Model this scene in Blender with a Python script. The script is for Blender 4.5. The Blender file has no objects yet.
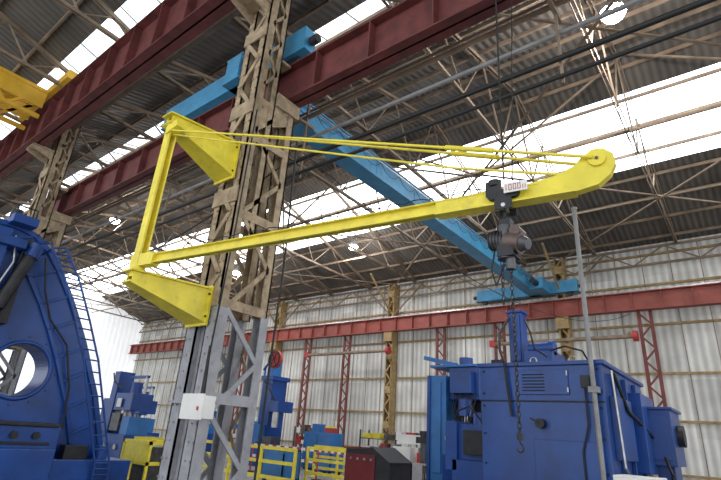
import bpy, math, random
from mathutils import Vector, Matrix
random.seed(4)
H0=1.6
def V(*a): return Vector(a)
# ------------------------------------------------------------------ materials
def mat(name,col,rough=.5,metal=0.,var=.25,scale=3.,bump=.0,dirt=None,dirt_amt=.5,spec=.5):
    m=bpy.data.materials.new(name); m.use_nodes=True; nt=m.node_tree; N=nt.nodes; L=nt.links
    b=N['Principled BSDF']; b.inputs['Roughness'].default_value=rough; b.inputs['Metallic'].default_value=metal
    b.inputs['Specular IOR Level'].default_value=spec
    tc=N.new('ShaderNodeTexCoord'); nz=N.new('ShaderNodeTexNoise'); nz.inputs['Scale'].default_value=scale; nz.inputs['Detail'].default_value=6
    L.new(tc.outputs['Object'],nz.inputs['Vector'])
    cr=N.new('ShaderNodeValToRGB'); cr.color_ramp.elements[0].position=.3; cr.color_ramp.elements[1].position=.7
    lo=[c*(1-var) for c in col]; hi=[min(1,c*(1+var)) for c in col]
    cr.color_ramp.elements[0].color=(*lo,1); cr.color_ramp.elements[1].color=(*hi,1)
    L.new(nz.outputs['Fac'],cr.inputs['Fac']); out=cr.outputs['Color']
    if dirt:
        n2=N.new('ShaderNodeTexNoise'); n2.inputs['Scale'].default_value=scale*1.7; n2.inputs['Detail'].default_value=10; n2.inputs['Roughness'].default_value=.7
        L.new(tc.outputs['Object'],n2.inputs['Vector'])
        r2=N.new('ShaderNodeValToRGB'); r2.color_ramp.elements[0].position=.52; r2.color_ramp.elements[1].position=.68
        r2.color_ramp.elements[0].color=(0,0,0,1); r2.color_ramp.elements[1].color=(dirt_amt,)*3+(1,)
        L.new(n2.outputs['Fac'],r2.inputs['Fac'])
        mx=N.new('ShaderNodeMix'); mx.data_type='RGBA'; L.new(r2.outputs['Color'],mx.inputs['Factor'])
        L.new(out,mx.inputs['A']); mx.inputs['B'].default_value=(*dirt,1); out=mx.outputs['Result']
    L.new(out,b.inputs['Base Color'])
    if bump:
        bp=N.new('ShaderNodeBump'); bp.inputs['Strength'].default_value=bump; bp.inputs['Distance'].default_value=.02
        L.new(nz.outputs['Fac'],bp.inputs['Height']); L.new(bp.outputs['Normal'],b.inputs['Normal'])
    return m
def emis(name,col,s):
    m=bpy.data.materials.new(name); m.use_nodes=True; b=m.node_tree.nodes['Principled BSDF']
    b.inputs['Base Color'].default_value=(*col,1); b.inputs['Emission Color'].default_value=(*col,1); b.inputs['Emission Strength'].default_value=s
    return m
def ribbed(name,c1,c2,period,axis=0,emit=0.,rough=.7,panel=None,noise=.3):
    m=bpy.data.materials.new(name); m.use_nodes=True; nt=m.node_tree; N=nt.nodes; L=nt.links
    b=N['Principled BSDF']; b.inputs['Roughness'].default_value=rough
    g=N.new('ShaderNodeNewGeometry'); sp=N.new('ShaderNodeSeparateXYZ'); L.new(g.outputs['Position'],sp.inputs[0])
    mu=N.new('ShaderNodeMath'); mu.operation='MULTIPLY'; mu.inputs[1].default_value=2*math.pi/period; L.new(sp.outputs[axis],mu.inputs[0])
    si=N.new('ShaderNodeMath'); si.operation='SINE'; L.new(mu.outputs[0],si.inputs[0])
    mr=N.new('ShaderNodeMapRange'); mr.inputs[1].default_value=-1; mr.inputs[2].default_value=1; L.new(si.outputs[0],mr.inputs[0])
    mx=N.new('ShaderNodeMix'); mx.data_type='RGBA'; mx.inputs['A'].default_value=(*c1,1); mx.inputs['B'].default_value=(*c2,1); L.new(mr.outputs[0],mx.inputs['Factor'])
    nz=N.new('ShaderNodeTexNoise'); nz.inputs['Scale'].default_value=.6; nz.inputs['Detail'].default_value=8; L.new(g.outputs['Position'],nz.inputs['Vector'])
    m2=N.new('ShaderNodeMapRange'); m2.inputs[1].default_value=.3; m2.inputs[2].default_value=.7; m2.inputs[3].default_value=1-noise; m2.inputs[4].default_value=1.; L.new(nz.outputs['Fac'],m2.inputs[0])
    fac=m2.outputs[0]
    if panel:
        dv=N.new('ShaderNodeVectorMath'); dv.operation='DIVIDE'; dv.inputs[1].default_value=panel; L.new(g.outputs['Position'],dv.inputs[0])
        fl=N.new('ShaderNodeVectorMath'); fl.operation='FLOOR'; L.new(dv.outputs[0],fl.inputs[0])
        wn=N.new('ShaderNodeTexWhiteNoise'); L.new(fl.outputs[0],wn.inputs['Vector'])
        m3=N.new('ShaderNodeMapRange'); m3.inputs[3].default_value=.72; m3.inputs[4].default_value=1.; L.new(wn.outputs['Value'],m3.inputs[0])
        mm=N.new('ShaderNodeMath'); mm.operation='MULTIPLY'; L.new(fac,mm.inputs[0]); L.new(m3.outputs[0],mm.inputs[1]); fac=mm.outputs[0]
    sc=N.new('ShaderNodeVectorMath'); sc.operation='SCALE'; L.new(mx.outputs['Result'],sc.inputs[0]); L.new(fac,sc.inputs['Scale'])
    L.new(sc.outputs[0],b.inputs['Base Color'])
    if emit: 
        L.new(sc.outputs[0],b.inputs['Emission Color']); b.inputs['Emission Strength'].default_value=emit
    bp=N.new('ShaderNodeBump'); bp.inputs['Strength'].default_value=.6; bp.inputs['Distance'].default_value=.03
    L.new(si.outputs[0],bp.inputs['Height']); L.new(bp.outputs['Normal'],b.inputs['Normal'])
    return m
TAN=mat('steel_tan_paint',(.36,.275,.175),.75,0,.3,5,.2,(.13,.08,.045),.75)
TAN2=mat('truss_paint',(.24,.18,.125),.8,0,.35,2)
WCOL=mat('wall_column_paint',(.36,.25,.11),.7,0,.3,4,0,(.12,.07,.03),.6)
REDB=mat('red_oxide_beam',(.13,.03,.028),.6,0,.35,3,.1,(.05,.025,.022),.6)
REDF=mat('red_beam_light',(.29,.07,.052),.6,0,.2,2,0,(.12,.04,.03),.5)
REDL=mat('red_post_paint',(.17,.04,.034),.6,0,.2,2,0,(.09,.03,.02),.5)
GREY=mat('grey_paint',(.32,.325,.35),.55,0,.15,4,0,(.17,.16,.155),.5)
YEL=mat('yellow_paint',(.80,.67,.05),.42,0,.12,4,0,(.42,.33,.06),.4)
YEL2=mat('crane_yellow',(.75,.44,.03),.5,0,.15,2)
SKYB=mat('crane_blue',(.055,.27,.47),.45,0,.15,2,0,(.03,.12,.22),.5)
BLUE=mat('machine_blue',(.009,.058,.26),.33,0,.25,1.5,.05,(.006,.028,.12),.5)
BLUE2=mat('machine_blue_light',(.03,.16,.42),.45,0,.2,2)
DARK=mat('dark_steel',(.025,.025,.028),.5,.3,.3,6)
STEEL=mat('bare_steel',(.45,.45,.45),.35,.8,.2,6)
CAB=mat('cable_black',(.012,.012,.012),.6,0,.1,6)
RUST=mat('hoist_housing',(.12,.085,.075),.45,.3,.4,9,0,(.17,.07,.05),.6)
HGREY=mat('hoist_grey',(.085,.085,.09),.4,.4,.3,9)
WHITE=mat('white_paint',(.75,.75,.72),.5,0,.08,3)
REDP=mat('red_paint',(.42,.04,.035),.5,0,.1,3)
PIPE=mat('pipe_grey',(.26,.26,.26),.5,.2,.2,5)
MAROON=mat('maroon_panel',(.16,.02,.02),.35,0,.2,3)
SKYL=ribbed('skylight_glazing',(.93,.97,1.0),(.84,.90,.95),.35,0,emit=5.2,panel=(1.25,50,50),noise=.12)
SKYN=ribbed('skylight_glazing_dusty',(.85,.9,.93),(.7,.75,.8),.35,0,emit=2.6,panel=(1.25,50,50),noise=.3)
ROOF=ribbed('roof_sheeting',(.185,.165,.14),(.125,.112,.097),.25,0,noise=.4,panel=(1.1,2.6,90))
WALL=ribbed('glowing_wall_sheeting',(.78,.78,.74),(.55,.55,.52),.33,0,emit=.13,panel=(1.18,90,2.4),noise=.35)  # slight emission stands in for daylight passing through the translucent sheets
WALLE=ribbed('glowing_end_wall_sheeting',(.88,.90,.92),(.78,.80,.82),.5,1,emit=.6,noise=.1)  # self-glow added to the sheeting so the end wall looks brightly lit
def floor_mat():
    return mat('concrete_floor',(.20,.19,.18),.6,0,.25,.5,.1,(.09,.085,.08),.6)
# ------------------------------------------------------------------ mesh builder
class MB:
    def __init__(s): s.v=[];s.f=[];s.m=[];s.mats=[];s.sm=[]
    def mi(s,m):
        if m not in s.mats: s.mats.append(m)
        return s.mats.index(m)
    def add(s,vs,fs,m,smooth=False):
        o=len(s.v); s.v+= [tuple(v) for v in vs]; i=s.mi(m)
        for f in fs: s.f.append([o+k for k in f]); s.m.append(i); s.sm.append(smooth)
    def box(s,x0,x1,y0,y1,z0,z1,m):
        vs=[(x,y,z) for x in(x0,x1) for y in(y0,y1) for z in(z0,z1)]
        s.add(vs,[(0,1,3,2),(4,6,7,5),(0,4,5,1),(2,3,7,6),(0,2,6,4),(1,5,7,3)],m)
    def bar(s,p,q,w,h,m,up=(0,0,1)):
        p=Vector(p);q=Vector(q);d=(q-p).normalized();u=Vector(up)
        if abs(d.dot(u))>.98: u=Vector((0,1,0))
        r=d.cross(u).normalized(); u=r.cross(d).normalized()
        vs=[e+r*a*w/2+u*b*h/2 for e in(p,q) for a in(-1,1) for b in(-1,1)]
        s.add(vs,[(0,1,3,2),(4,6,7,5),(0,4,5,1),(2,3,7,6),(0,2,6,4),(1,5,7,3)],m)
    def cyl(s,p,q,r,m,n=14,r2=None,caps=True):
        p=Vector(p);q=Vector(q);d=(q-p).normalized();u=Vector((0,0,1)) if abs(d.z)<.9 else Vector((1,0,0))
        a=d.cross(u).normalized();b=d.cross(a); r2=r if r2 is None else r2
        vs=[];
        for i in range(n):
            t=2*math.pi*i/n; vs.append(p+(a*math.cos(t)+b*math.sin(t))*r)
        for i in range(n):
            t=2*math.pi*i/n; vs.append(q+(a*math.cos(t)+b*math.sin(t))*r2)
        s.add(vs,[(i,(i+1)%n,n+(i+1)%n,n+i) for i in range(n)],m,True)
        if caps: s.add(vs,[tuple(range(n))[::-1],tuple(range(n,2*n))],m)
    def tube(s,pts,r,m,n=6):
        for a,b in zip(pts[:-1],pts[1:]): s.cyl(a,b,r,m,n)
    def prism(s,poly,off,m):
        off=Vector(off);n=len(poly);a=[Vector(p) for p in poly];b=[p+off for p in a]
        s.add(a+b,[tuple(range(n)),tuple(range(n,2*n))[::-1]]+[(i,i+n,(i+1)%n+n,(i+1)%n) for i in range(n)],m)
    def ibeam(s,p,q,w,h,t,m,up=(0,0,1)):
        p=Vector(p);q=Vector(q);u=Vector(up)
        d=(q-p).normalized(); r=d.cross(u).normalized(); u=r.cross(d)
        s.bar(p,q,t,h,m,u)
        for k in(-1,1): s.bar(p+u*k*(h/2-t/2),q+u*k*(h/2-t/2),w,t,m,u)
    def ring(s,c,r,rt,m,ax=(1,0,0),n=20,k=6,sx=1.):
        c=Vector(c);ax=Vector(ax).normalized();u=Vector((0,0,1)) if abs(ax.z)<.9 else Vector((1,0,0))
        a=ax.cross(u).normalized();b=ax.cross(a);vs=[];fs=[]
        for i in range(n):
            t=2*math.pi*i/n; rad=a*math.cos(t)+b*math.sin(t)*sx
            for j in range(k):
                f=2*math.pi*j/k; vs.append(c+rad*r+(a*math.cos(t)+b*math.sin(t))*math.cos(f)*rt+ax*math.sin(f)*rt)
        for i in range(n):
            for j in range(k): fs.append((i*k+j,i*k+(j+1)%k,((i+1)%n)*k+(j+1)%k,((i+1)%n)*k+j))
        s.add(vs,fs,m,True)
    def obj(s,name,bevel=0,loc=None):
        me=bpy.data.meshes.new(name); me.from_pydata(s.v,[],s.f)
        for m in s.mats: me.materials.append(m)
        for p,i,sm in zip(me.polygons,s.m,s.sm): p.material_index=i; p.use_smooth=sm
        me.validate(); me.update()
        import bmesh
        bm=bmesh.new(); bm.from_mesh(me); bmesh.ops.recalc_face_normals(bm,faces=bm.faces); bm.to_mesh(me); bm.free()
        o=bpy.data.objects.new(name,me); bpy.context.collection.objects.link(o)
        if bevel:
            b=o.modifiers.new('b','BEVEL'); b.width=bevel; b.segments=2; b.limit_method='ANGLE'; b.angle_limit=math.radians(50)
        return o
def inst(o,name,loc):
    n=bpy.data.objects.new(name,o.data); n.location=loc; bpy.context.collection.objects.link(n); return n
def laced(mb,c0,c1,off,m,pitch,w=.07,t=.015):
    c0=Vector(c0);c1=Vector(c1);off=Vector(off);n=max(1,round(off.length/pitch))
    nrm=(c1-c0).cross(off).normalized()
    for i in range(n):
        a=c0+off*(i/n);b=c1+off*((i+1)/n)
        if i%2: a=c1+off*(i/n);b=c0+off*((i+1)/n)
        mb.bar(a,b,w,t,m,nrm)
XW,XE=-50.,14.
YW=25.8
XG=XW+.05
# ------------------------------------------------------------------ shell
def zr(Y):
    if Y>=15.3: return H0+9.6+.32*(YW-Y)
    if Y>=4.75: return H0+9.25+.243*Y
    return H0+9.25+.243*4.75+.3*(4.75-Y)
m=MB(); m.box(XW,XE,-8,YW,-.2,0,floor_mat()); m.obj('floor')
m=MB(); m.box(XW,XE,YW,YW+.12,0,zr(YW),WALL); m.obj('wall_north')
m=MB()
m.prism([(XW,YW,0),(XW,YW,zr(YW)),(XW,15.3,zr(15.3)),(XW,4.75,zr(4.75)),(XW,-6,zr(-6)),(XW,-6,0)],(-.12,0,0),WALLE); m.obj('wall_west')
def strip(mb,y0,y1,ma):
    mb.prism([(XW,y0,zr(y0)),(XW,y1,zr(y1)),(XW,y1,zr(y1)+.06),(XW,y0,zr(y0)+.06)],(XE-XW,0,0),ma)
m=MB()
for a,b in[(YW,20.75),(17.1,15.3),(15.3,8.28),(7.48,4.75),(4.75,4.2),(3.5,-6)]: strip(m,a,b,ROOF)
m.obj('ceiling')
for i,(a,b,ma) in enumerate([(20.75,17.1,SKYL),(8.28,7.48,SKYN),(4.2,3.5,SKYN)]):
    m=MB(); strip(m,a,b,ma)
    x=XW+.6
    while x<XE:
        m.bar((x,a,zr(a)-.02),(x,b,zr(b)-.02),.025,.04,PIPE); x+=1.24
    m.obj('window_%d'%(i+1))
m=MB()
def purl(y,mm=TAN2,w=.06,h=.12): m.box(XG,XE,y-w/2,y+w/2,zr(y)-.04-h,zr(y)-.03,mm)
y=25.2
while y>-5.5:
    purl(y); y-=1.32
m.obj('roof_purlins')
def truss():
    m=MB()
    def top(Y): return V(0,Y,zr(Y)-.22)
    e=V(0,25.4,H0+9.35); v=V(0,5.0,H0+9.75)
    for s in(-.05,.05):
        o=V(s,0,0)
        m.bar(top(25.5)+o,top(15.3)+o,.02,.12,TAN2); m.bar(top(15.3)+o,top(4.9)+o,.02,.12,TAN2)
        m.bar(e+o,v+o,.02,.10,TAN2)
    n=7
    bp=[e.lerp(v,i/n) for i in range(n+1)]
    tp=[top(25.4+(5.0-25.4)*(i+.5)/n) for i in range(n)]
    for i in range(n):
        m.bar(bp[i],tp[i],.05,.04,TAN2); m.bar(tp[i],bp[i+1],.05,.04,TAN2)
    for s in(-.05,.05):
        o=V(s,0,0); m.bar(top(4.6)+o,top(-6)+o,.02,.12,TAN2); m.bar(V(s,4.5,H0+9.9),V(s,-6,H0+10.3),.02,.1,TAN2)
    for i in range(6):
        y0=4.4-i*1.7; m.bar(V(0,y0,H0+9.9+.04*(4.4-y0)),top(y0-.85),.05,.04,TAN2); m.bar(top(y0-.85),V(0,y0-1.7,H0+9.9+.04*(6.1-y0)),.05,.04,TAN2)
    return m.obj('roof_truss')
t0=truss(); t0.location=(-5.35,0,0)
k=1
for i in range(-12,6):
    if i==0: continue
    x=-5.35+3.57*i
    if XW<x<XE: inst(t0,'roof_truss.%03d'%k,(x,0,0)); k+=1
m=MB()
for Y,zz in[(20.3,H0+9.45),(15.2,H0+9.55),(10.1,H0+9.65)]:
    m.bar((XG,Y,zz),(XE,Y,zz),.07,.07,TAN2)
for i in range(-4,2):
    x0=-6.9+10.7*i;x1=x0+10.7
    if x0<XG: continue
    for ya,yb in[(25.4,15.2),(15.2,5)]:
        m.bar((x0,ya,H0+9.4),(x1,yb,H0+9.5),.07,.05,TAN2); m.bar((x0,yb,H0+9.5),(x1,ya,H0+9.4),.07,.05,TAN2)
    m.bar((x0,15.3,H0+9.5),(x0+5.35,15.3,zr(15.3)-.3),.07,.05,TAN2); m.bar((x1,15.3,H0+9.5),(x0+5.35,15.3,zr(15.3)-.3),.07,.05,TAN2)
m.obj('roof_wind_bracing')
m=MB()
for zz in(H0+9.35,H0+8.5): m.bar((XG,25.5,zz),(XE,25.5,zz),.09,.1,TAN2)
laced(m,(XG,25.5,H0+8.5),(XG,25.5,H0+9.35),(XE-XG,0,0),TAN2,1.35,.06,.05)
m.obj('eave_lattice_girder')
m=MB()
for zz in(H0+9.3,H0+10.1): m.bar((XG,4.75,zz),(XE,4.75,zz),.12,.1,TAN2)
laced(m,(XG,4.75,H0+9.3),(XG,4.75,H0+10.1),(XE-XG,0,0),TAN2,1.3,.06,.05)
m.obj('valley_lattice_girder')
m=MB()
for zz in(.9,3.0,5.0,7.2,9.1,10.6): m.box(XG,XE,YW-.12,YW-.002,zz,zz+.10,WCOL)
x=XW+.59
while x<XE:
    m.box(x,x+.03,YW-.03,YW-.001,0,zr(YW)-.02,TAN2); x+=1.18
m.obj('wall_girts')
# ------------------------------------------------------------------ wall stanchions
def wallcol():
    m=MB()
    for x in(-.2,.2): m.box(x-.03,x+.03,-.28,.28,0,H0+9.4,WCOL)
    m.box(-.17,.17,.2,.24,0,H0+9.4,WCOL)
    laced(m,(-.2,-.27,.3),(.2,-.27,.3),(0,0,H0+9.0),WCOL,.5,.09,.02)
    for z in range(0,11,2): m.box(-.22,.22,-.3,-.27,z+.1,z+.5,WCOL)
    m.box(-.3,.3,-.5,-.2,H0+5.6,H0+6.19,WCOL)
    m.box(-.4,.4,-.45,.32,0,.1,WCOL)
    m.bar((0,-.25,H0+7.4),(0,-2.6,H0+9.4),.09,.09,WCOL)
    for s in(-1,1): m.bar((s*.2,-.1,H0+7.4),(s*2.2,.1,H0+9.3),.08,.08,TAN2)
    return m.obj('steel_stanchion')
w0=wallcol(); w0.location=(-7.1,25.38,0)
for k,i in enumerate([-3,-2,-1,1]): inst(w0,'steel_stanchion.%03d'%(k+1),(-7.1+10.6*i,25.38,0))
def redpost():
    m=MB()
    for x in(-.24,.24):
        m.box(x-.07,x+.07,-.05,.05,0,H0+6.18,REDL)
    laced(m,(-.24,0,.1),(.24,0,.1),(0,0,H0+6.0),REDL,.55,.08,.04)
    return m.obj('lattice_post')
r0=redpost(); r0.location=(-24.8,25.2,0)
for k,x in enumerate([-21.2,-14.1,-10.5,-3.5,.1,-31.9,-35.4]): inst(r0,'lattice_post.%03d'%(k+1),(x,25.2,0))
m=MB()
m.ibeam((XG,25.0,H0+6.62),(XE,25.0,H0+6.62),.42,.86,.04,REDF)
x=XW+.5
while x<XE: m.box(x,x+.03,24.8,25.2,H0+6.2,H0+7.03,REDF); x+=1.2
m.box(XG,XE,24.96,25.04,H0+7.05,H0+7.15,STEEL)
m.obj('crane_runway_girder')
m=MB()
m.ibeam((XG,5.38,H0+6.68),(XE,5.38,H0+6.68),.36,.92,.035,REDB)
x=XW+.35
while x<XE: m.box(x,x+.03,5.2,5.56,H0+6.25,H0+7.1,REDB); x+=1.33
m.box(XG,XE,5.35,5.41,H0+7.14,H0+7.22,DARK)
m.obj('crane_runway_girder.001')
m=MB()
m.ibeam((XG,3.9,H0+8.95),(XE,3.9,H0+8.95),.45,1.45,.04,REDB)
x=XW+.2
while x<XE: m.box(x,x+.03,3.68,4.12,H0+8.27,H0+9.63,REDB); x+=1.33
m.box(XG,XE,3.87,3.93,H0+9.67,H0+9.75,DARK)
m.obj('crane_runway_girder.002')
# ------------------------------------------------------------------ main row columns
def rowcol():
    m=MB(); T=H0+10.1; G=H0+1.75; R=H0+6.2
    A0,A1=-.4,.38
    X0,X1=-.31,.33
    def chord(xa,xb,ya,yb,z0,z1,ma,inward):
        m.box(xa,xb,ya if inward>0 else yb-.03,ya+.03 if inward>0 else yb,z0,z1,ma)
        m.box(xa,xa+.025,ya,yb,z0,z1,ma); m.box(xb-.025,xb,ya,yb,z0,z1,ma)
    chord(A0,A0+.27,4.45,4.64,0,G,GREY,1); chord(A1-.27,A1,4.45,4.64,0,G,GREY,1)
    chord(X0,X0+.20,4.45,4.64,G,T,TAN,1); chord(X1-.20,X1,4.45,4.64,G,T,TAN,1)
    m.box(A0+.2,A1-.2,4.56,4.58,0,G,GREY)
    m.box(A0,A1,4.44,4.66,G-.05,G,GREY)
    laced(m,(X0+.10,4.435,G),(X1-.10,4.435,G),(0,0,T-G),TAN,.55,.09,.02)
    z=G
    while z<T: m.box(X0-.01,X1+.01,4.42,4.45,z,z+.30,TAN); z+=1.85
    z=.6
    while z<T:
        a,b=(X0,X1) if z>G else (A0,A1)
        for x in(a+.04,a+.15,b-.15,b-.04): m.box(x-.012,x+.012,4.425,4.45,z,z+.024,TAN if z>G else GREY)
        z+=.25
    for z0,z1,ma,a,b in((0,G,GREY,A0,A1),(G,R,TAN,X0,X1)):
        chord(a,a+.2,5.32,5.48,z0,z1,ma,-1); chord(b-.2,b,5.32,5.48,z0,z1,ma,-1)
    for xa in(X0,X1-.18): chord(xa,xa+.18,4.82,4.95,G+1.2,T,TAN,-1)
    laced(m,(X0+.1,5.485,.3),(X1-.1,5.485,.3),(0,0,R-.4),TAN,.62,.07,.02)
    for x,xg in((X0+.015,A0+.015),(X1-.015,A1-.015)):
        laced(m,(xg,4.6,.2),(xg,5.36,.2),(0,0,G-.2),GREY,.85,.08,.03)
        laced(m,(x,4.6,G),(x,5.36,G),(0,0,R-G-.2),TAN,.8,.08,.03)
        laced(m,(x,4.6,R),(x,4.86,R),(0,0,T-R),TAN,.4,.06,.03)
        for z,ma,xx in((.1,GREY,xg),(1.9,GREY,xg),(G,TAN,x),(4.95,TAN,x),(6.5,TAN,x)): m.box(xx-.02,xx+.02,4.55,5.4,z,z+.16,ma)
    m.box(X0-.05,X1+.05,4.95,5.55,R-.3,R,TAN)
    for x in(X0+.02,X1-.05): m.prism([(x,4.6,R-.3),(x,5.45,R-.3),(x,5.45,R-.5),(x,4.6,R-1.0)],(.03,0,0),TAN)
    for x in(X0+.05,X1-.1): m.prism([(x,4.44,H0+8.2),(x,3.8,H0+8.2),(x,3.8,H0+8.1),(x,4.44,H0+7.9)],(.05,0,0),TAN)
    m.box(X0,X1,3.8,4.44,H0+8.17,H0+8.215,TAN)
    m.box(X0,X1,4.95,5.19,H0+7.0,H0+7.06,TAN)
    m.box(A0-.12,A1+.12,4.3,5.65,0,.06,GREY)
    return m.obj('lattice_column')
c0=rowcol(); c0.location=(-6.8,0,0)
for k,i in enumerate([-4,-3,-2,-1,1]): inst(c0,'lattice_column.%03d'%(k+1),(-6.8+10.75*i,0,0))
# ------------------------------------------------------------------ overhead cranes
m=MB()
gx=-8.35
m.box(gx-.25,gx+.25,5.0,25.2,H0+7.46,H0+8.1,SKYB)
m.box(gx-.3,gx+.3,5.0,25.2,H0+7.42,H0+7.46,SKYB); m.box(gx-.3,gx+.3,5.0,25.2,H0+8.1,H0+8.14,SKYB)
y=6.
while y<25: m.box(gx-.26,gx+.26,y,y+.02,H0+7.46,H0+8.1,SKYB); y+=2.2
for Y in(5.38,25.0):
    m.box(-11.6,-6.2,Y-.16,Y+.16,H0+7.46,H0+8.05,SKYB)
    m.box(-11.65,-6.15,Y-.18,Y+.18,H0+7.42,H0+7.46,SKYB)
    for x in(-11.2,-6.6):
        m.cyl((x,Y-.08,H0+7.4),(x,Y+.08,H0+7.4),.17,DARK,18)
    for x in (-11.75,-6.05): m.cyl((x-.1,Y,H0+7.7),(x+.1,Y,H0+7.7),.1,DARK)
m.box(gx+.25,gx+.9,23.4,24.6,H0+7.35,H0+7.9,SKYB)
m.cyl((gx+.6,22.9,H0+7.6),(gx+.6,23.4,H0+7.6),.15,DARK)
m.box(gx-.55,gx+.55,20.0,21.2,H0+8.14,H0+8.6,SKYB)
for i in range(18):
    y=6.5+i; m.tube([(gx+.34,y,H0+7.95),(gx+.36,y+.25,H0+7.72),(gx+.36,y+.5,H0+7.66),(gx+.36,y+.75,H0+7.72),(gx+.34,y+1,H0+7.95)],.009,CAB,5)
m.bar((gx+.34,5.5,H0+7.97),(gx+.34,24.5,H0+7.97),.03,.04,STEEL)
m.obj('overhead_crane')
m=MB()
for x in(-18.1,-16.9):
    m.box(x-.06,x+.06,-7,3.6,H0+9.86,H0+9.98,YEL2); m.box(x-.06,x+.06,-7,3.6,H0+8.9,H0+9.02,YEL2)
    laced(m,(x,-7,H0+8.95),(x,-7,H0+9.92),(0,10.6,0),YEL2,1.,.09,.06)
    m.box(x-.03,x+.03,-7,3.6,H0+9.3,H0+9.86,YEL2)
for y in range(-7,4): m.box(-18.1,-16.9,y-.04,y+.04,H0+9.88,H0+9.96,YEL2)
m.box(-19.6,-15.4,3.62,4.15,H0+9.9,H0+10.2,YEL2)
for x in(-19.2,-15.8): m.cyl((x,3.82,H0+9.9),(x,3.98,H0+9.9),.12,DARK)
m.obj('overhead_crane.001')
# ------------------------------------------------------------------ jib crane
m=MB()
mx,my=-6.86,3.25; zb=H0+2.17; zt=H0+4.50
bd=V(6.13,.85,0).normalized(); bn=V(-bd.y,bd.x,0)
for s in(-1,1):
    c=V(mx,my,0)+bn*s*.055
    m.bar(c+V(0,0,zb-.12),c+V(0,0,zt+.04),.03,.13,YEL,up=bd)
m.bar(V(mx,my,zb-.1)-bd*.05,V(mx,my,zt+.02)-bd*.05,.11,.02,YEL,up=bd)
for z in(zb-.14,zt+.05): m.cyl((mx,my,z-.03),(mx,my,z+.04),.11,YEL,20)
m.cyl((mx,my,zb-.3),(mx,my,zb-.1),.05,DARK); m.cyl((mx,my,zt+.08),(mx,my,zt+.24),.045,YEL)
base=V(mx,my,zb)
p0=base-bd*.12; p1=base+bd*5.68
m.ibeam(p0,p1,.10,.14,.016,YEL)
m.bar(p0,p0+bd*.5,.13,.19,YEL)
L0=4.68
pts=[(L0,-.075),(6.0,-.08),(6.16,-.05),(6.26,.03),(6.31,.13),(6.30,.22),(6.23,.29),(6.14,.30),(6.05,.24),(5.98,.17),(5.84,.11),(5.62,.08),(L0,.07)]
m.prism([base+bd*a+V(0,0,b)+bn*-.045 for a,b in pts],bn*.09,YEL)
m.prism([base+bd*a+V(0,0,b)+bn*-.07 for a,b in [(L0,-.09),(5.98,-.09),(5.98,-.075),(L0,-.075)]],bn*.14,YEL)
m.cyl(base+bd*6.17+V(0,0,.19)-bn*.07,base+bd*6.17+V(0,0,.19)+bn*.07,.07,YEL,18)
m.cyl(base+bd*6.17+V(0,0,.19)-bn*.078,base+bd*6.17+V(0,0,.19)+bn*.078,.015,RUST,12)
for s in(-1,1):
    a=V(mx,my,zt-.03)+bn*s*.07+bd*.05; b=base+bd*6.14+V(0,0,.20)+bn*s*.08
    a=a+V(0,0,.05*s)
    m.cyl(a,b,.016,YEL,8)
    c=a.lerp(b,.78); d=a.lerp(b,.86); m.cyl(c,d,.028,YEL,8)
a=V(mx,my,zt-.12)+bd*.05; b=base+bd*4.85+V(0,0,.44)
m.cyl(a,b,.014,YEL,8); m.cyl(b,base+bd*5.9+V(0,0,.12),.014,YEL,8)
m.prism([V(mx,my,zt+.06)-bn*.1,V(mx,my,zt+.06)-bn*.1+bd*.22,V(mx,my,zt-.05)-bn*.1+bd*.25,V(mx,my,zt-.15)-bn*.1],bn*.2,YEL)
def bracket(z1,z2,zm1,zm2):
    for x0,x1 in((mx-.24,mx-.09),(mx+.20,mx+.07)):
        m.prism([(x0,4.4,z2),(x1,my-.08,zm2),(x1,my-.08,zm1),(x0,4.4,z1)],(.02,0,0),YEL)
    m.prism([(mx-.29,4.4,z2),(mx+.27,4.4,z2),(mx+.13,my-.14,zm2),(mx-.15,my-.14,zm2)],(0,0,.025),YEL)
    m.prism([(mx-.27,4.4,z1),(mx+.25,4.4,z1),(mx+.11,my-.12,zm1),(mx-.13,my-.12,zm1)],(0,0,-.025),YEL)
    m.box(mx-.29,mx+.27,4.38,4.415,z1-.06,z2+.06,YEL)
    for zz in(z1+.08,z2-.08):
        for xx in(mx-.26,mx+.24): m.cyl((xx,4.36,zz),(xx,4.38,zz),.018,DARK,8)
bracket(H0+1.5,H0+2.02,H0+1.85,H0+1.99)
bracket(H0+4.12,H0+4.76,H0+4.56,H0+4.70)
m.cyl((mx,my,zb-.25),(mx,my,zb-.08),.09,YEL,18)
fp=[]
for i in range(0,60):
    t=i/59; s=.3+t*4.9; fp.append(base+bd*s-bn*.09+V(0,0,.09+.015*math.sin(i*1.9)))
m.tube(fp,.006,CAB,5)
m.obj('jib_crane')
# hoist
m=MB()
T=base+bd*5.36
m.box(T.x-.15,T.x+.0,T.y-.10,T.y-.07,zb+.0,zb+.15,DARK)
for s in(-.1,.1):
    for k in(-1,1): m.cyl(T+bd*s+bn*k*.05,T+bd*s+bn*k*.1,.05,DARK,14)
for k in(-1,1): m.bar(T+bn*k*.09+V(0,0,.04),T+bn*k*.09+V(0,0,-.16),.16,.015,DARK,up=bn)
m.cyl(T+V(0,0,-.12)-bn*.1,T+V(0,0,-.12)+bn*.1,.02,STEEL)
m.cyl(T+V(-.08,0,.1)-bn*.06,T+V(-.08,0,.16)-bn*.06,.06,DARK,16)
m.ring(T+V(0,0,-.2),.05,.014,DARK,ax=bd)
m.box(T.x-.05,T.x+.05,T.y-.05,T.y+.05,zb-.33,zb-.24,DARK)
hz=zb-.45
m.cyl(T+V(-.15,0,-.42),T+V(.0,0,-.45),.085,HGREY,18); m.cyl(T+V(.0,0,-.45),T+V(.14,-.02,-.5),.095,RUST,18)
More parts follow.
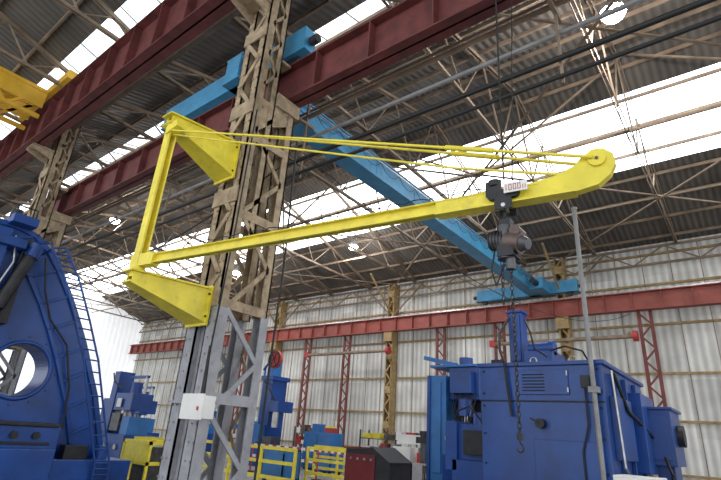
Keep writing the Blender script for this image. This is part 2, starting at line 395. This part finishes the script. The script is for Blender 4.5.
m.cyl(T+V(.14,-.02,-.5),T+V(.20,-.03,-.52),.075,HGREY,18,r2=.05)
for i in range(5): m.cyl(T+V(-.15+i*.03,0,-.42),T+V(-.14+i*.03,0,-.42),.095,DARK,18)
m.cyl(T+V(-.02,0,-.3),T+V(-.02,0,-.62),.075,HGREY,16)
m.box(T.x-.07,T.x+.08,T.y-.08,T.y+.09,hz-.16,hz-.05,DARK)
m.cyl(T+V(.02,0,-.60),T+V(.02,0,-.72),.045,HGREY,14)
m.cyl(T+V(.10,-.08,-.38),T+V(.10,.08,-.38),.05,RUST,14)
z=hz-.28; i=0
while z>1.70:
    m.ring((T.x+.02,T.y,z),.015,.0055,DARK,ax=(1,0,0) if i%2 else (0,1,0),n=8,k=4,sx=1.7); z-=.040; i+=1
z=hz-.2; i=0
while z>2.75:
    m.ring((T.x-.06,T.y,z),.014,.005,DARK,ax=(1,0,0) if i%2 else (0,1,0),n=8,k=4,sx=1.7); z-=.040; i+=1
m.cyl((T.x+.02,T.y,1.70),(T.x+.02,T.y,1.65),.022,DARK,14)
hk=[(T.x+.02+.026*math.cos(a),T.y,1.595+.03*math.sin(a)) for a in [math.pi*.5-k*math.pi*1.4/10 for k in range(11)]]
m.tube([(T.x+.02,T.y,1.65)]+hk,.008,DARK,8)
m.tube([T+V(-.1,0,-.4),T+V(-.16,0,-.7),T+V(-.12,0,-.85),T+V(-.05,0,-.7),T+V(.0,0,-.6)],.008,CAB,5)
m.obj('chain_hoist')
m=MB()
q=T-bn*.125+V(.02,0,.01)
def card(a0,a1,b0,b1,d,th,ma): m.prism([q-bn*d+bd*a0+V(0,0,b0),q-bn*d+bd*a1+V(0,0,b0),q-bn*d+bd*a1+V(0,0,b1),q-bn*d+bd*a0+V(0,0,b1)],bn*th,ma)
card(0,.21,-.03,.07,0,.01,WHITE)
card(.02,.026,-.01,.05,.002,.002,REDP)
for a in(.045,.085,.125):
    card(a,a+.006,-.01,.05,.002,.002,REDP); card(a+.022,a+.028,-.01,.05,.002,.002,REDP); card(a,a+.028,.044,.05,.002,.002,REDP); card(a,a+.028,-.01,-.004,.002,.002,REDP)
card(.17,.176,-.01,.03,.002,.002,REDP); card(.19,.196,-.01,.03,.002,.002,REDP)
m.obj('load_capacity_sign')
# ------------------------------------------------------------------ service pipes
m=MB()
for Y,r,rad,ma in[(6.05,5.35,.045,CAB),(6.05,5.02,.035,CAB),(6.2,5.95,.04,PIPE),(6.15,6.5,.05,TAN2),(6.3,6.8,.03,TAN2)]:
    m.cyl((-30,Y,H0+r),(XE,Y,H0+r),rad,ma,10)
x=-28.3
while x<XE:
    m.bar((x,5.58,H0+6.3),(x,6.35,H0+6.3),.06,.06,TAN2); m.bar((x,6.12,H0+6.9),(x,6.12,H0+4.95),.04,.04,TAN2); x+=5.375
m.obj('service_pipes')
m=MB()
def sag(a,b,d,n=14):
    a=Vector(a);b=Vector(b); return [a.lerp(b,i/n)-V(0,0,d*4*(i/n)*(1-i/n)) for i in range(n+1)]
m.tube(sag((-6.38,5.2,H0+4.6),(-17.4,4.35,H0+3.2),.8),.015,CAB,5)
m.tube([(-6.4,5.56,H0+5.5),(-6.35,5.6,H0+3),(-6.37,5.6,H0+1),(-6.35,5.58,.3)],.02,CAB,5)
m.tube([(-6.4,4.5,H0+5.5),(-6.36,4.45,H0+3),(-6.38,4.4,H0+1),(-6.36,4.42,H0+.4)],.015,CAB,5)
m.tube(sag((-1.5,3.95,H0+9.7),(-1.56,4.0,zb+.2),.0,6),.01,CAB,5)
m.tube(sag((-1.35,4.6,H0+9.7),(-1.5,4.06,zb+.2),.0,6),.007,CAB,5)
m.tube(sag((-6.35,5.7,H0+5.2),(-4.0,24.7,H0+6),1.5,20),.012,CAB,5)
m.obj('hanging_cables')
m=MB()
m.box(-6.5,-6.03,4.2,4.4,1.68,1.98,WHITE); m.box(-6.52,-6.01,4.18,4.2,1.66,2.0,WHITE)
m.box(-6.12,-6.09,4.165,4.18,1.78,1.83,REDP)
m.cyl((-6.3,4.33,1.98),(-6.3,4.33,2.7),.015,DARK); m.bar((-7.2,4.405,1.9),(-6.03,4.405,1.9),.03,.04,GREY)
m.obj('electrical_isolator_box')
# ------------------------------------------------------------------ high bay lamps
LAMP=emis('lamp_glow',(1,.93,1.0),80)
def lamp(loc,name,power,hang=1.0,big=1.):
    m=MB(); m.cyl((0,0,.0),(0,0,.2),.24*big,HGREY,20,r2=.10,caps=False); m.cyl((0,0,.2),(0,0,.42),.10,HGREY,16)
    m.cyl((0,0,-.14),(0,0,.015),.20*big,LAMP,28,r2=.27*big); m.cyl((0,0,.42),(0,0,hang),.012,DARK,6)
    o=m.obj(name); o.location=loc
    l=bpy.data.lights.new(name+'_bulb','POINT'); l.energy=power; l.color=(1,.95,.92); l.shadow_soft_size=.2
    lo=bpy.data.objects.new('bulb',l); lo.parent=o; lo.location=(0,0,-.45); bpy.context.collection.objects.link(lo)
lamp((-1.17,10.85,11.95),'high_bay_lamp',700,1.2,1.15)
lamp((-16.6,19.6,11.5),'high_bay_lamp.001',400,1.4)
lamp((-27,19.6,11.5),'high_bay_lamp.002',400,1.4)
lamp((-27,10.85,12.0),'high_bay_lamp.003',400,1.2)
# ------------------------------------------------------------------ left big blue machine
m=MB()
out=[(2.0,5.48),(3.05,5.52),(3.49,5.42),(3.85,5.15),(4.16,4.78),(4.55,4.25),(4.87,3.73),(5.2,3.15),(5.44,2.65),(5.72,2.1),(5.93,1.55),(6.15,.95),(6.29,.46),(6.3,.0)]
poly=[(-1.2,0),(-1.1,.9),(-.6,2.6),(.1,4.2),(.8,5.2),(1.6,5.48)]+out[1:]
cy,cz,R=3.96,2.44,.55
def hole_plate(x0,x1):
    n=48; M=math
    inner=[];outer=[]
    def hit(t):
        dy,dz=M.cos(t),M.sin(t); best=None
        for i in range(len(poly)):
            a=poly[i];b=poly[(i+1)%len(poly)]
            ey,ez=b[0]-a[0],b[1]-a[1]; den=dy*ez-dz*ey
            if abs(den)<1e-9: continue
            s=((a[0]-cy)*ez-(a[1]-cz)*ey)/den; u=((a[0]-cy)*dz-(a[1]-cz)*dy)/den
            if s>0 and -1e-6<=u<=1+1e-6 and (best is None or s<best): best=s
        return (cy+dy*best,cz+dz*best)
    angs=sorted([2*M.pi*i/n for i in range(n)]+[M.atan2(p[1]-cz,p[0]-cy)%(2*M.pi) for p in poly])
    for t in angs: inner.append((cy+R*M.cos(t),cz+R*M.sin(t))); outer.append(hit(t))
    N=len(angs); vs=[]
    for x in(x0,x1):
        vs+=[(x,*p) for p in inner]+[(x,*p) for p in outer]
    fs=[]
    for i in range(N):
        j=(i+1)%N
        fs+=[(i,j,N+j,N+i),(2*N+i,3*N+i,3*N+j,2*N+j),(i,2*N+i,2*N+j,j),(N+i,N+j,3*N+j,3*N+i)]
    m.add(vs,fs,BLUE)
hole_plate(-13.3,-12.5)
m.ring((-12.5,cy,cz),R+.04,.05,BLUE,ax=(1,0,0),n=40)
for a,b in zip(out[:-1],out[1:]):
    m.bar((-12.5,a[0]-.05,a[1]-.05),(-12.5,b[0]-.05,b[1]-.05),.12,.12,BLUE,up=(1,0,0))
rib=[(y-.62,z-.35) for y,z in out[1:-1]]
for a,b in zip(rib[:-1],rib[1:]): m.bar((-12.47,*a),(-12.47,*b),.08,.1,BLUE,up=(1,0,0))
for y,z in rib[1:-1]: m.bar((-12.47,y,z),(-12.47,y+.5,z+.28),.06,.05,BLUE,up=(1,0,0))
m.box(-12.5,-12.2,2.6,2.9,.8,5.3,BLUE); m.box(-12.5,-12.28,3.2,3.38,3.3,5.2,DARK)
m.cyl((-12.25,3.1,3.6),(-12.25,3.4,4.9),.13,DARK,16); m.cyl((-12.25,3.38,4.8),(-12.25,3.45,5.1),.16,BLUE,16)
m.box(-12.5,-12.0,2.2,3.0,3.3,3.55,BLUE); m.box(-12.5,-12.05,2.6,3.2,4.9,5.1,BLUE)
m.box(-12.9,-12.1,2.8,3.3,5.45,5.65,BLUE); m.cyl((-12.4,2.9,5.6),(-12.4,2.9,5.8),.12,DARK)
for y in(2.5,2.9,3.3): m.cyl((-12.45,y,5.5),(-12.45,y,5.95),.02,DARK)
m.bar((-12.45,2.3,5.95),(-12.45,3.3,5.95),.03,.03,DARK)
for t in range(0,360,30):
    a=math.radians(t); m.cyl((-12.5,cy+.72*math.cos(a),cz+.72*math.sin(a)),(-12.46,cy+.72*math.cos(a),cz+.72*math.sin(a)),.022,BLUE,8)
m.tube([(-12.3,3.0,5.2),(-12.2,3.1,4.6),(-12.2,2.95,4.0),(-12.2,3.1,3.4)],.025,STEEL,6)
m.tube([(-12.3,3.7,4.9),(-12.35,3.9,4.2),(-12.4,4.2,3.6),(-12.4,4.7,3.1),(-12.4,5.0,2.2),(-12.4,5.1,1.3)],.025,CAB,6)
m.box(-13.9,-11.6,1.2,4.75,0,1.35,BLUE); m.box(-11.6,-11.2,2.2,4.6,0,.95,BLUE); m.box(-13.9,-11.9,4.75,6.6,0,.72,BLUE)
m.box(-12.2,-11.55,3.3,4.7,1.35,1.42,DARK); m.box(-11.62,-11.58,3.2,4.6,1.0,1.06,DARK)
for y in(3.5,3.9,4.3): m.cyl((-11.6,y,1.18),(-11.52,y,1.18),.07,DARK)
m.box(-12.3,-12.0,5.1,5.6,.72,1.0,DARK); m.cyl((-12.2,6.0,.72),(-12.2,6.0,1.0),.15,BLUE,16)
m.obj('gear_hobbing_machine',.012)
m=MB()
def lad(t):
    p=[(4.02,5.1),(4.38,4.6),(4.85,3.75),(5.3,2.85),(5.7,1.8),(6.15,.62),(6.2,.12)]
    s=t*(len(p)-1); i=min(int(s),len(p)-2); f=s-i
    y,z=p[i][0]*(1-f)+p[i+1][0]*f,p[i][1]*(1-f)+p[i+1][1]*f
    return y*.955,1.6+(z-1.6)*.955
LP=[lad(i/24) for i in range(25)]
LP[-1]=(LP[-1][0],0.0)
XL=-11.8
for s in(-.16,.17): m.tube([(XL,y+s,z) for y,z in LP],.025,BLUE,8)
for i in range(24):
    y,z=LP[i]; m.cyl((XL,y-.16,z),(XL,y+.17,z),.018,BLUE,6)
y,z=LP[0]
for s in(-.16,.17): m.tube([(XL,y+s,z),(XL-.1,y+s-.1,z+.2),(XL-.4,y+s-.25,z+.2),(XL-.72,y+s-.35,z+.05)],.022,BLUE,6)
m.obj('access_ladder')
# ------------------------------------------------------------------ right blue machine
m=MB()
m.box(-4.17,-2.0,9.0,12.3,0.3,2.98,BLUE); m.box(-4.22,-1.95,8.95,12.4,2.98,3.05,BLUE)
m.box(-4.3,-1.9,8.9,12.5,0,.3,BLUE)
m.box(-4.17,-2.0,8.975,9.0,2.36,2.385,DARK)
m.box(-3.2,-2.1,8.97,9.0,.6,1.75,BLUE)
# louvred hatch and hinges
m.box(-3.45,-2.55,8.97,9.0,2.48,2.9,BLUE)
for i in range(6): m.box(-3.35,-2.95,8.955,8.972,2.54+i*.055,2.56+i*.055,DARK)
for z in(2.52,2.8): m.cyl((-2.56,8.96,z),(-2.56,8.96,z+.08),.018,STEEL,8)
m.cyl((-3.05,9,2.0),(-3.05,8.86,2.0),.08,DARK,18); m.bar((-3.05,8.86,2.0),(-3.2,8.84,2.08),.03,.03,DARK)
for x in(-4.1,-2.07):
    for z in(.8,1.3,1.8,2.28,2.5,2.9): m.cyl((x,9,z),(x,8.97,z),.018,DARK,8)
m.box(-2.35,-2.2,8.96,9.0,2.6,2.8,DARK)
m.tube([(-2.28,8.94,2.6),(-2.28,8.94,2.0),(-2.4,8.94,1.6),(-2.4,8.94,.9)],.018,CAB,6)
for y in(9.6,10.4,11.3): m.box(-2.0,-1.93,y,y+.06,.4,2.9,BLUE)
m.box(-2.0,-1.78,10.8,12.1,1.3,2.7,BLUE); m.box(-2.0,-1.88,9.3,10.4,1.5,2.5,BLUE)
m.tube([(-1.93,9.5,2.9),(-1.85,9.9,2.3),(-1.85,10.6,2.2),(-1.75,11.5,1.9)],.03,CAB,8)
m.tube([(-1.9,9.2,2.9),(-1.86,9.2,1.4),(-1.86,9.6,1.2),(-1.8,10.8,1.2)],.02,STEEL,8)
m.box(-1.9,-1.42,11.4,12.6,1.45,2.45,BLUE); m.box(-1.95,-1.37,11.35,12.65,2.45,2.5,BLUE); m.box(-1.85,-1.48,11.37,11.4,1.55,2.35,BLUE)
m.box(-1.8,-1.5,11.6,12.4,0,1.45,BLUE); m.cyl((-1.42,12,2.0),(-1.3,12,2.0),.2,DARK,18); m.box(-2.0,-1.9,11.5,12.5,1.6,2.3,DARK)
m.tube([(-1.6,11.37,1.6),(-1.5,11.2,1.3),(-1.55,11.3,.9)],.03,CAB,6)
m.box(-3.88,-3.6,9.8,10.1,3.05,4.2,BLUE); m.box(-3.84,-3.64,9.76,9.8,3.2,4.15,BLUE); m.box(-3.92,-3.56,9.76,10.14,4.2,4.25,BLUE)
m.box(-3.56,-3.0,9.7,10.5,3.05,3.38,BLUE); m.cyl((-3.5,9.9,3.45),(-3.1,9.9,3.45),.12,BLUE,18); m.cyl((-3.1,9.9,3.45),(-3.0,9.9,3.45),.15,BLUE,18)
m.box(-2.9,-2.3,10.2,11.5,3.05,3.2,BLUE); m.tube([(-3.0,9.6,3.35),(-2.7,9.5,3.4),(-2.4,9.5,3.3),(-2.3,9.6,3.05)],.02,CAB,6)
m.tube([(-3.5,9.7,4.0),(-3.3,9.4,3.7),(-3.2,9.3,3.35),(-3.0,9.4,3.2)],.02,CAB,6)
m.tube([(-3.85,9.76,4.1),(-3.92,9.4,3.7),(-3.8,9.1,3.3),(-3.65,8.92,3.05),(-3.6,8.93,2.5),(-3.55,8.93,2.1)],.025,CAB,8)
m.cyl((-3.95,9.3,3.05),(-3.95,9.3,3.15),.12,DARK,16)
for x in(-3.2,-2.5): m.ring((x,9.2,3.1),.06,.015,STEEL,ax=(0,1,0))
m.box(-5.0,-4.17,9.5,10.6,1.3,1.95,BLUE); m.box(-5.15,-4.9,9.4,10.7,1.1,2.0,BLUE); m.cyl((-5.3,10,1.6),(-5.15,10,1.6),.2,BLUE,20); m.cyl((-5.4,10,1.6),(-5.3,10,1.6),.1,STEEL,16)
m.box(-5.0,-4.17,9.4,11,0,1.3,BLUE); m.box(-4.75,-4.3,9.38,9.5,1.4,1.85,DARK)
m.tube([(-5.0,9.5,1.95),(-4.9,9.45,2.2),(-4.6,9.4,2.3),(-4.3,9.3,2.0)],.02,CAB,6)
m.cyl((-4.6,9.9,1.95),(-4.6,9.9,2.2),.15,BLUE,16)
m.cyl((-2.12,8.85,0),(-2.12,8.85,5.8),.04,PIPE,12); m.box(-2.2,-2.04,8.8,8.95,2.5,2.6,PIPE)
m.cyl((-2.12,8.85,5.8),(-2.12,8.85,5.85),.055,PIPE,12)
m.obj('vertical_milling_machine',.012)
# ------------------------------------------------------------------ mid machine
m=MB()
m.box(-7.64,-7.1,13,14.2,0,3.4,BLUE2); m.box(-7.7,-7.6,12.95,14.2,0,3.4,BLUE); m.box(-7.5,-7.25,12.95,13.0,.8,3.2,BLUE2)
m.box(-7.1,-6.15,13.2,14.2,2.75,3.65,BLUE); m.box(-7.7,-6.2,13.1,14.3,3.65,3.72,BLUE2)
m.box(-6.95,-6.3,12.95,13.2,2.9,3.5,BLUE); m.cyl((-6.6,13.2,2.75),(-6.6,13.2,2.3),.2,BLUE,18); m.cyl((-6.6,13.2,2.3),(-6.6,13.2,2.0),.1,STEEL,14)
m.box(-7.1,-6.1,13.3,14.2,0,1.7,BLUE); m.box(-7.0,-6.0,12.6,13.4,0,1.3,BLUE); m.box(-7.1,-6.3,13.6,14.2,1.7,2.75,DARK)
m.bar((-8.0,13.3,3.98),(-6.9,13.3,3.72),.14,.12,BLUE2); m.cyl((-6.7,13.5,3.72),(-6.7,13.5,3.95),.2,BLUE,18)
m.box(-6.3,-5.6,13.0,13.8,1.3,1.6,BLUE); m.cyl((-5.9,13.2,1.6),(-5.9,13.2,2.0),.2,BLUE2,18); m.box(-6.1,-5.7,13.0,13.4,1.95,2.2,BLUE)
m.cyl((-6.9,13.1,1.7),(-6.9,12.9,1.7),.18,STEEL,18); m.box(-6.75,-6.4,12.9,13.1,1.4,2.0,GREY)
for i in range(8): m.tube([(-6.9+.1*i,13.15,2.9),(-6.95+.09*i,13.05,2.4),(-6.8+.05*i,13.1,2.0)],.02,CAB,5)
m.obj('drilling_machine',.01)
m=MB()
dx=.45
m.box(-20.1+dx,-19.4+dx,17,18,0,3.9,BLUE); m.box(-20.2+dx,-19.3+dx,16.9,18.1,3.9,4.1,BLUE); m.box(-19.9+dx,-19.5+dx,17,17.6,4.1,5.0,BLUE2)
c=V(-19.4+dx,16.9,4.9)
m.cyl(c,c+V(0,.15,0),.45,REDP,24); m.ring(c-V(0,.02,0),.38,.03,DARK,ax=(0,1,0))
for k in range(6): m.bar(c-V(0,.03,0),c+V(.38*math.cos(k*1.047),-.03,.38*math.sin(k*1.047)),.03,.03,DARK)
m.box(-19.4+dx,-18.6+dx,16.8,17.8,2.4,2.9,BLUE); m.cyl((-18.9+dx,17,2.4),(-18.9+dx,17,1.7),.15,STEEL); m.box(-20.6+dx,-18.4+dx,16.4,18.4,0,.8,BLUE)
m.cyl((-20.3+dx,17.2,0),(-20.3+dx,17.2,4.6),.05,BLUE2); m.bar((-20.2+dx,17,4.4),(-19.4+dx,17,5.2),.08,.08,BLUE)
m.box(-20.1+dx,-19.5+dx,16.6,17,1.0,1.8,BLUE2); m.box(-19.2+dx,-18.6+dx,16.6,17.2,.8,1.3,HGREY)
m.tube([(-19.9+dx,16.9,3.8),(-19.2+dx,16.7,3.4),(-18.9+dx,16.8,2.9)],.04,CAB)
m.obj('radial_drilling_machine',.01)
def cabinet(name,x,y):
    m=MB()
    m.box(x,x+1.8,y,y+.8,.08,1.63,BLUE2)
    for a in(x+.05,x+.92): m.box(a,a+.83,y-.03,y,.14,1.58,BLUE2)
    for a in(x+.8,x+1.02): m.box(a,a+.03,y-.06,y-.03,.8,.95,STEEL)
    m.box(x+.1,x+1.7,y+.05,y+.75,0,.08,DARK); m.box(x+.3,x+.8,y+.2,y+.6,1.63,2.0,BLUE2); m.box(x+1.1,x+1.6,y+.2,y+.6,1.63,1.85,REDP)
    m.obj(name,.01)
cabinet('tool_cabinet',-17.6,18.2); cabinet('tool_cabinet.001',-24.5,20)
def lathe(name,x,y,s=1.):
    m=MB()
    m.box(x-1.2*s,x+1.2*s,y,y+1.2,0,1.1,BLUE); m.box(x-1.1*s,x-.3*s,y+.1,y+1.0,1.1,2.3,BLUE)
    m.box(x-.9*s,x-.5*s,y+.2,y+.8,2.3,3.3,BLUE); m.box(x-.2*s,x+1.0*s,y+.1,y+.9,1.9,2.5,BLUE)
    m.cyl((x-.3*s,y+.5,1.7),(x-.1*s,y+.5,1.7),.3,STEEL,20); m.cyl((x+.3*s,y+.3,1.9),(x+.3*s,y+.3,1.5),.12,STEEL)
    m.box(x+.6*s,x+1.1*s,y+.1,y+.9,1.1,1.7,BLUE2); m.cyl((x+.4*s,y+.5,2.5),(x+.4*s,y+.5,2.9),.2,BLUE)
    m.tube([(x-.6*s,y,3.2),(x-.2*s,y-.1,2.9),(x+.3*s,y,2.6)],.03,CAB)
    m.box(x-.1*s,x+.5*s,y+.05,y+.1,1.2,1.8,HGREY); m.box(x+.1*s,x+.4*s,y+.02,y+.06,2.0,2.3,WHITE)
    m.bar((x-.2*s,y+.5,3.1),(x+1.1*s,y+.5,3.1),.1,.1,BLUE); m.cyl((x+1.0*s,y+.5,3.1),(x+1.0*s,y+.5,2.5),.06,STEEL)
    for k in(-.8,0,.8): m.cyl((x+k*s,y,.7),(x+k*s,y-.06,.7),.09,STEEL)
    m.obj(name,.01)
lathe('lathe',-18.6,9.2,1.); lathe('lathe.001',-24,12.5,1.1); lathe('lathe.002',-31,16,1.2); lathe('lathe.003',-30,20.5,1.0)
def barrier(name,x,y,w,ax=0,h=1.15):
    m=MB()
    def P(a,z): return (x+a,y,z) if ax==0 else (x,y+a,z)
    n=max(1,int(w/1.2))
    for i in range(n+1): m.bar(P(w*i/n,0),P(w*i/n,h),.07,.07,YEL); m.bar(P(w*i/n-.1,.02),P(w*i/n+.1,.02),.2,.03,YEL)
    for z in(.35,.75,h-.04): m.bar(P(0,z),P(w,z),.04,.09,YEL)
    m.obj(name)
barrier('safety_barrier',-14.6,10.5,4.2); barrier('safety_barrier.001',-14.8,8.2,2.1,1); barrier('safety_barrier.002',-14.3,15.5,2.4); barrier('safety_barrier.003',-21.5,8.6,2.5)
barrier('safety_barrier.004',-12.5,13.2,1.8)
m=MB()
for x in(-13.2,-11.95):
    for y in(7.0,7.85): m.box(x,x+.06,y,y+.06,0,1.12,YEL)
for z in(.1,.6,1.06): m.box(-13.2,-11.89,7.0,7.06,z,z+.08,YEL); m.box(-13.2,-11.89,7.85,7.91,z,z+.08,YEL); m.box(-13.2,-13.14,7,7.9,z,z+.08,YEL); m.box(-11.95,-11.89,7,7.9,z,z+.08,YEL)
m.box(-13.1,-12.0,7.02,7.04,.6,1.06,YEL); m.box(-12.9,-12.2,7.2,7.7,0,1.0,HGREY)
m.obj('machine_guard_cage')
m=MB()
def tape(A,B,n=24):
    A=V(*A);B=V(*B)
    for i in range(n): m.bar(A.lerp(B,i/n),A.lerp(B,(i+1)/n),.01,.1,REDP if i%2 else WHITE)
tape((-16.5,14.2,1.0),(-13.2,14.5,1.0),16); tape((-13.2,14.5,1.0),(-9.2,13.4,1.02),20)
tape((-16.5,14.2,.6),(-13.2,14.5,.6),16)
for p in((-16.5,14.2),(-13.2,14.5),(-9.2,13.4)): m.cyl((*p,0),(*p,1.1),.03,REDP); m.cyl((*p,0),(*p,.05),.18,DARK)
m.obj('barrier_tape')
m=MB()
m.prism([(-8.2,10,0),(-8.2,10,1.3),(-7.4,10,1.33),(-6.9,10,1.05),(-6.9,10,0)],(0,.9,0),DARK)
m.prism([(-8.25,9.96,1.3),(-7.42,9.96,1.34),(-7.42,9.96,1.37),(-8.25,9.96,1.33)],(0,.98,0),MAROON)
m.prism([(-7.4,9.97,1.34),(-6.88,9.97,1.04),(-6.88,9.97,1.08),(-7.4,9.97,1.38)],(0,.96,0),DARK)
m.box(-8.15,-7.3,9.975,10,.2,1.2,MAROON)
for i in range(4): m.cyl((-8.0+.2*i,9.975,1.1),(-8.0+.2*i,9.95,1.1),.03,STEEL,10)
m.obj('control_console')
m=MB()
m.box(-10.4,-7.6,15,15.8,.85,.9,STEEL)
for x in(-10.3,-7.7):
    for y in(15.05,15.7): m.box(x-.03,x+.03,y,y+.06,0,.85,BLUE)
m.box(-10.3,-9.6,15.1,15.6,.9,1.35,WHITE); m.box(-9.4,-8.9,15.2,15.6,.9,1.2,REDP); m.box(-8.7,-8.2,15.1,15.5,.9,1.45,GREY); m.box(-8.1,-7.75,15.1,15.5,.9,1.2,BLUE2)
m.box(-10.0,-9.9,15.4,15.5,1.35,1.6,STEEL); m.box(-10.3,-9.4,15.35,15.4,1.45,1.75,WHITE); m.box(-8.8,-7.7,15.7,15.75,.9,1.65,YEL)
m.box(-9.2,-9.0,15.1,15.2,.9,1.5,HGREY); m.box(-9.35,-8.9,15.05,15.1,1.5,1.7,DARK)
m.box(-10.3,-7.7,15.1,15.7,.25,.3,STEEL)
m.obj('workbench')
def shelving(name,X,Y,n,seed):
    m=MB(); L=1.6*n
    for i in range(n+1):
        for y in(Y,Y+.7): m.box(X+1.6*i-.03,X+1.6*i+.03,y,y+.06,0,1.9,HGREY)
    for z in(.3,.9,1.5): m.box(X,X+L,Y,Y+.7,z,z+.04,HGREY)
    random.seed(seed); cols=[WHITE,REDP,BLUE2,GREY,YEL,DARK,RUST,WHITE]
    for z in(.34,.94,1.54):
        x=X+.1
        while x<X+L-.6:
            w=random.uniform(.25,.5); m.box(x,x+w,Y+.08,Y+.6,z,z+random.uniform(.2,.48),random.choice(cols)); x+=w+random.uniform(.05,.3)
    m.obj(name)
shelving('storage_shelving',-15.6,20,3,9); shelving('storage_shelving.001',-22.6,22.5,2,3); shelving('storage_shelving.002',-28.6,22.5,2,5)
def bin_(name,x,y,ma):
    m=MB()
    for a,b,c,d in((x,x+.04,y,y+.8),(x+.96,x+1.0,y,y+.8),(x,x+1,y,y+.04),(x,x+1,y+.76,y+.8)): m.box(a,b,c,d,.12,.95,ma)
    m.box(x,x+1,y,y+.8,.12,.16,ma); m.box(x-.02,x+1.02,y-.02,y+.03,.9,.96,ma); m.box(x-.02,x+1.02,y+.77,y+.82,.9,.96,ma)
    for a in(x+.05,x+.85):
        for c in(y+.05,y+.65): m.box(a,a+.1,c,c+.1,0,.12,DARK)
    for i in range(5): m.box(x+.1+.17*i,x+.2+.17*i,y+.1,y+.6,.16,.9+.05*(i%3),STEEL if i%2 else RUST)
    m.obj(name)
bin_('parts_bin',-13.4,12.0,BLUE2); bin_('parts_bin.001',-15.4,16.6,BLUE2); bin_('parts_bin.002',-11.6,16.8,GREY)
m=MB()
m.box(-1.75,-1.2,7.8,8.4,0,1.34,WHITE); m.box(-1.72,-1.23,7.77,7.8,.1,1.28,WHITE); m.box(-1.3,-1.27,7.74,7.77,.7,.85,DARK)
m.obj('white_cabinet',.01)
for k,(xa,xb,zz) in enumerate([(-24.4,-17.4,H0+4.95),(-10.8,-3.9,H0+4.95)]):
    m=MB(); m.cyl((xa,24.6,zz),(xb,24.6,zz),.10,TAN2,10); m.cyl((xb-.1,24.6,zz),(xb+.1,24.6,zz),.24,REDP,20); m.box(xa,xa+.3,24.5,24.7,zz-.15,zz+.2,REDP)
    for x in(xa+.5,xb-.3): m.bar((x,24.6,zz),(x,25.1,zz+.3),.1,.1,WCOL)
    m.obj('davit_arm' if k==0 else 'davit_arm.001')
w=bpy.data.worlds.new('overcast_sky'); bpy.context.scene.world=w; w.use_nodes=True
bg=w.node_tree.nodes['Background']; bg.inputs[0].default_value=(.92,.96,1,1); bg.inputs[1].default_value=1.4
# ------------------------------------------------------------------ camera
f=486.
Xc=V(650,150,486).normalized(); Zc=V(85,1205,-486); Zc=(Zc-Xc*Zc.dot(Xc)).normalized(); Yc=Zc.cross(Xc)
R=Matrix((Xc,Yc,Zc))
cd=bpy.data.cameras.new('camera'); cam=bpy.data.objects.new('camera',cd); bpy.context.collection.objects.link(cam)
cam.matrix_world=Matrix.Translation((0,0,H0))@R.to_4x4()
cd.sensor_width=36; cd.lens=36*f/721; cd.clip_start=.05; cd.clip_end=300
bpy.context.scene.camera=cam
vs=bpy.context.scene.view_settings
vs.view_transform='Standard'; vs.exposure=.35
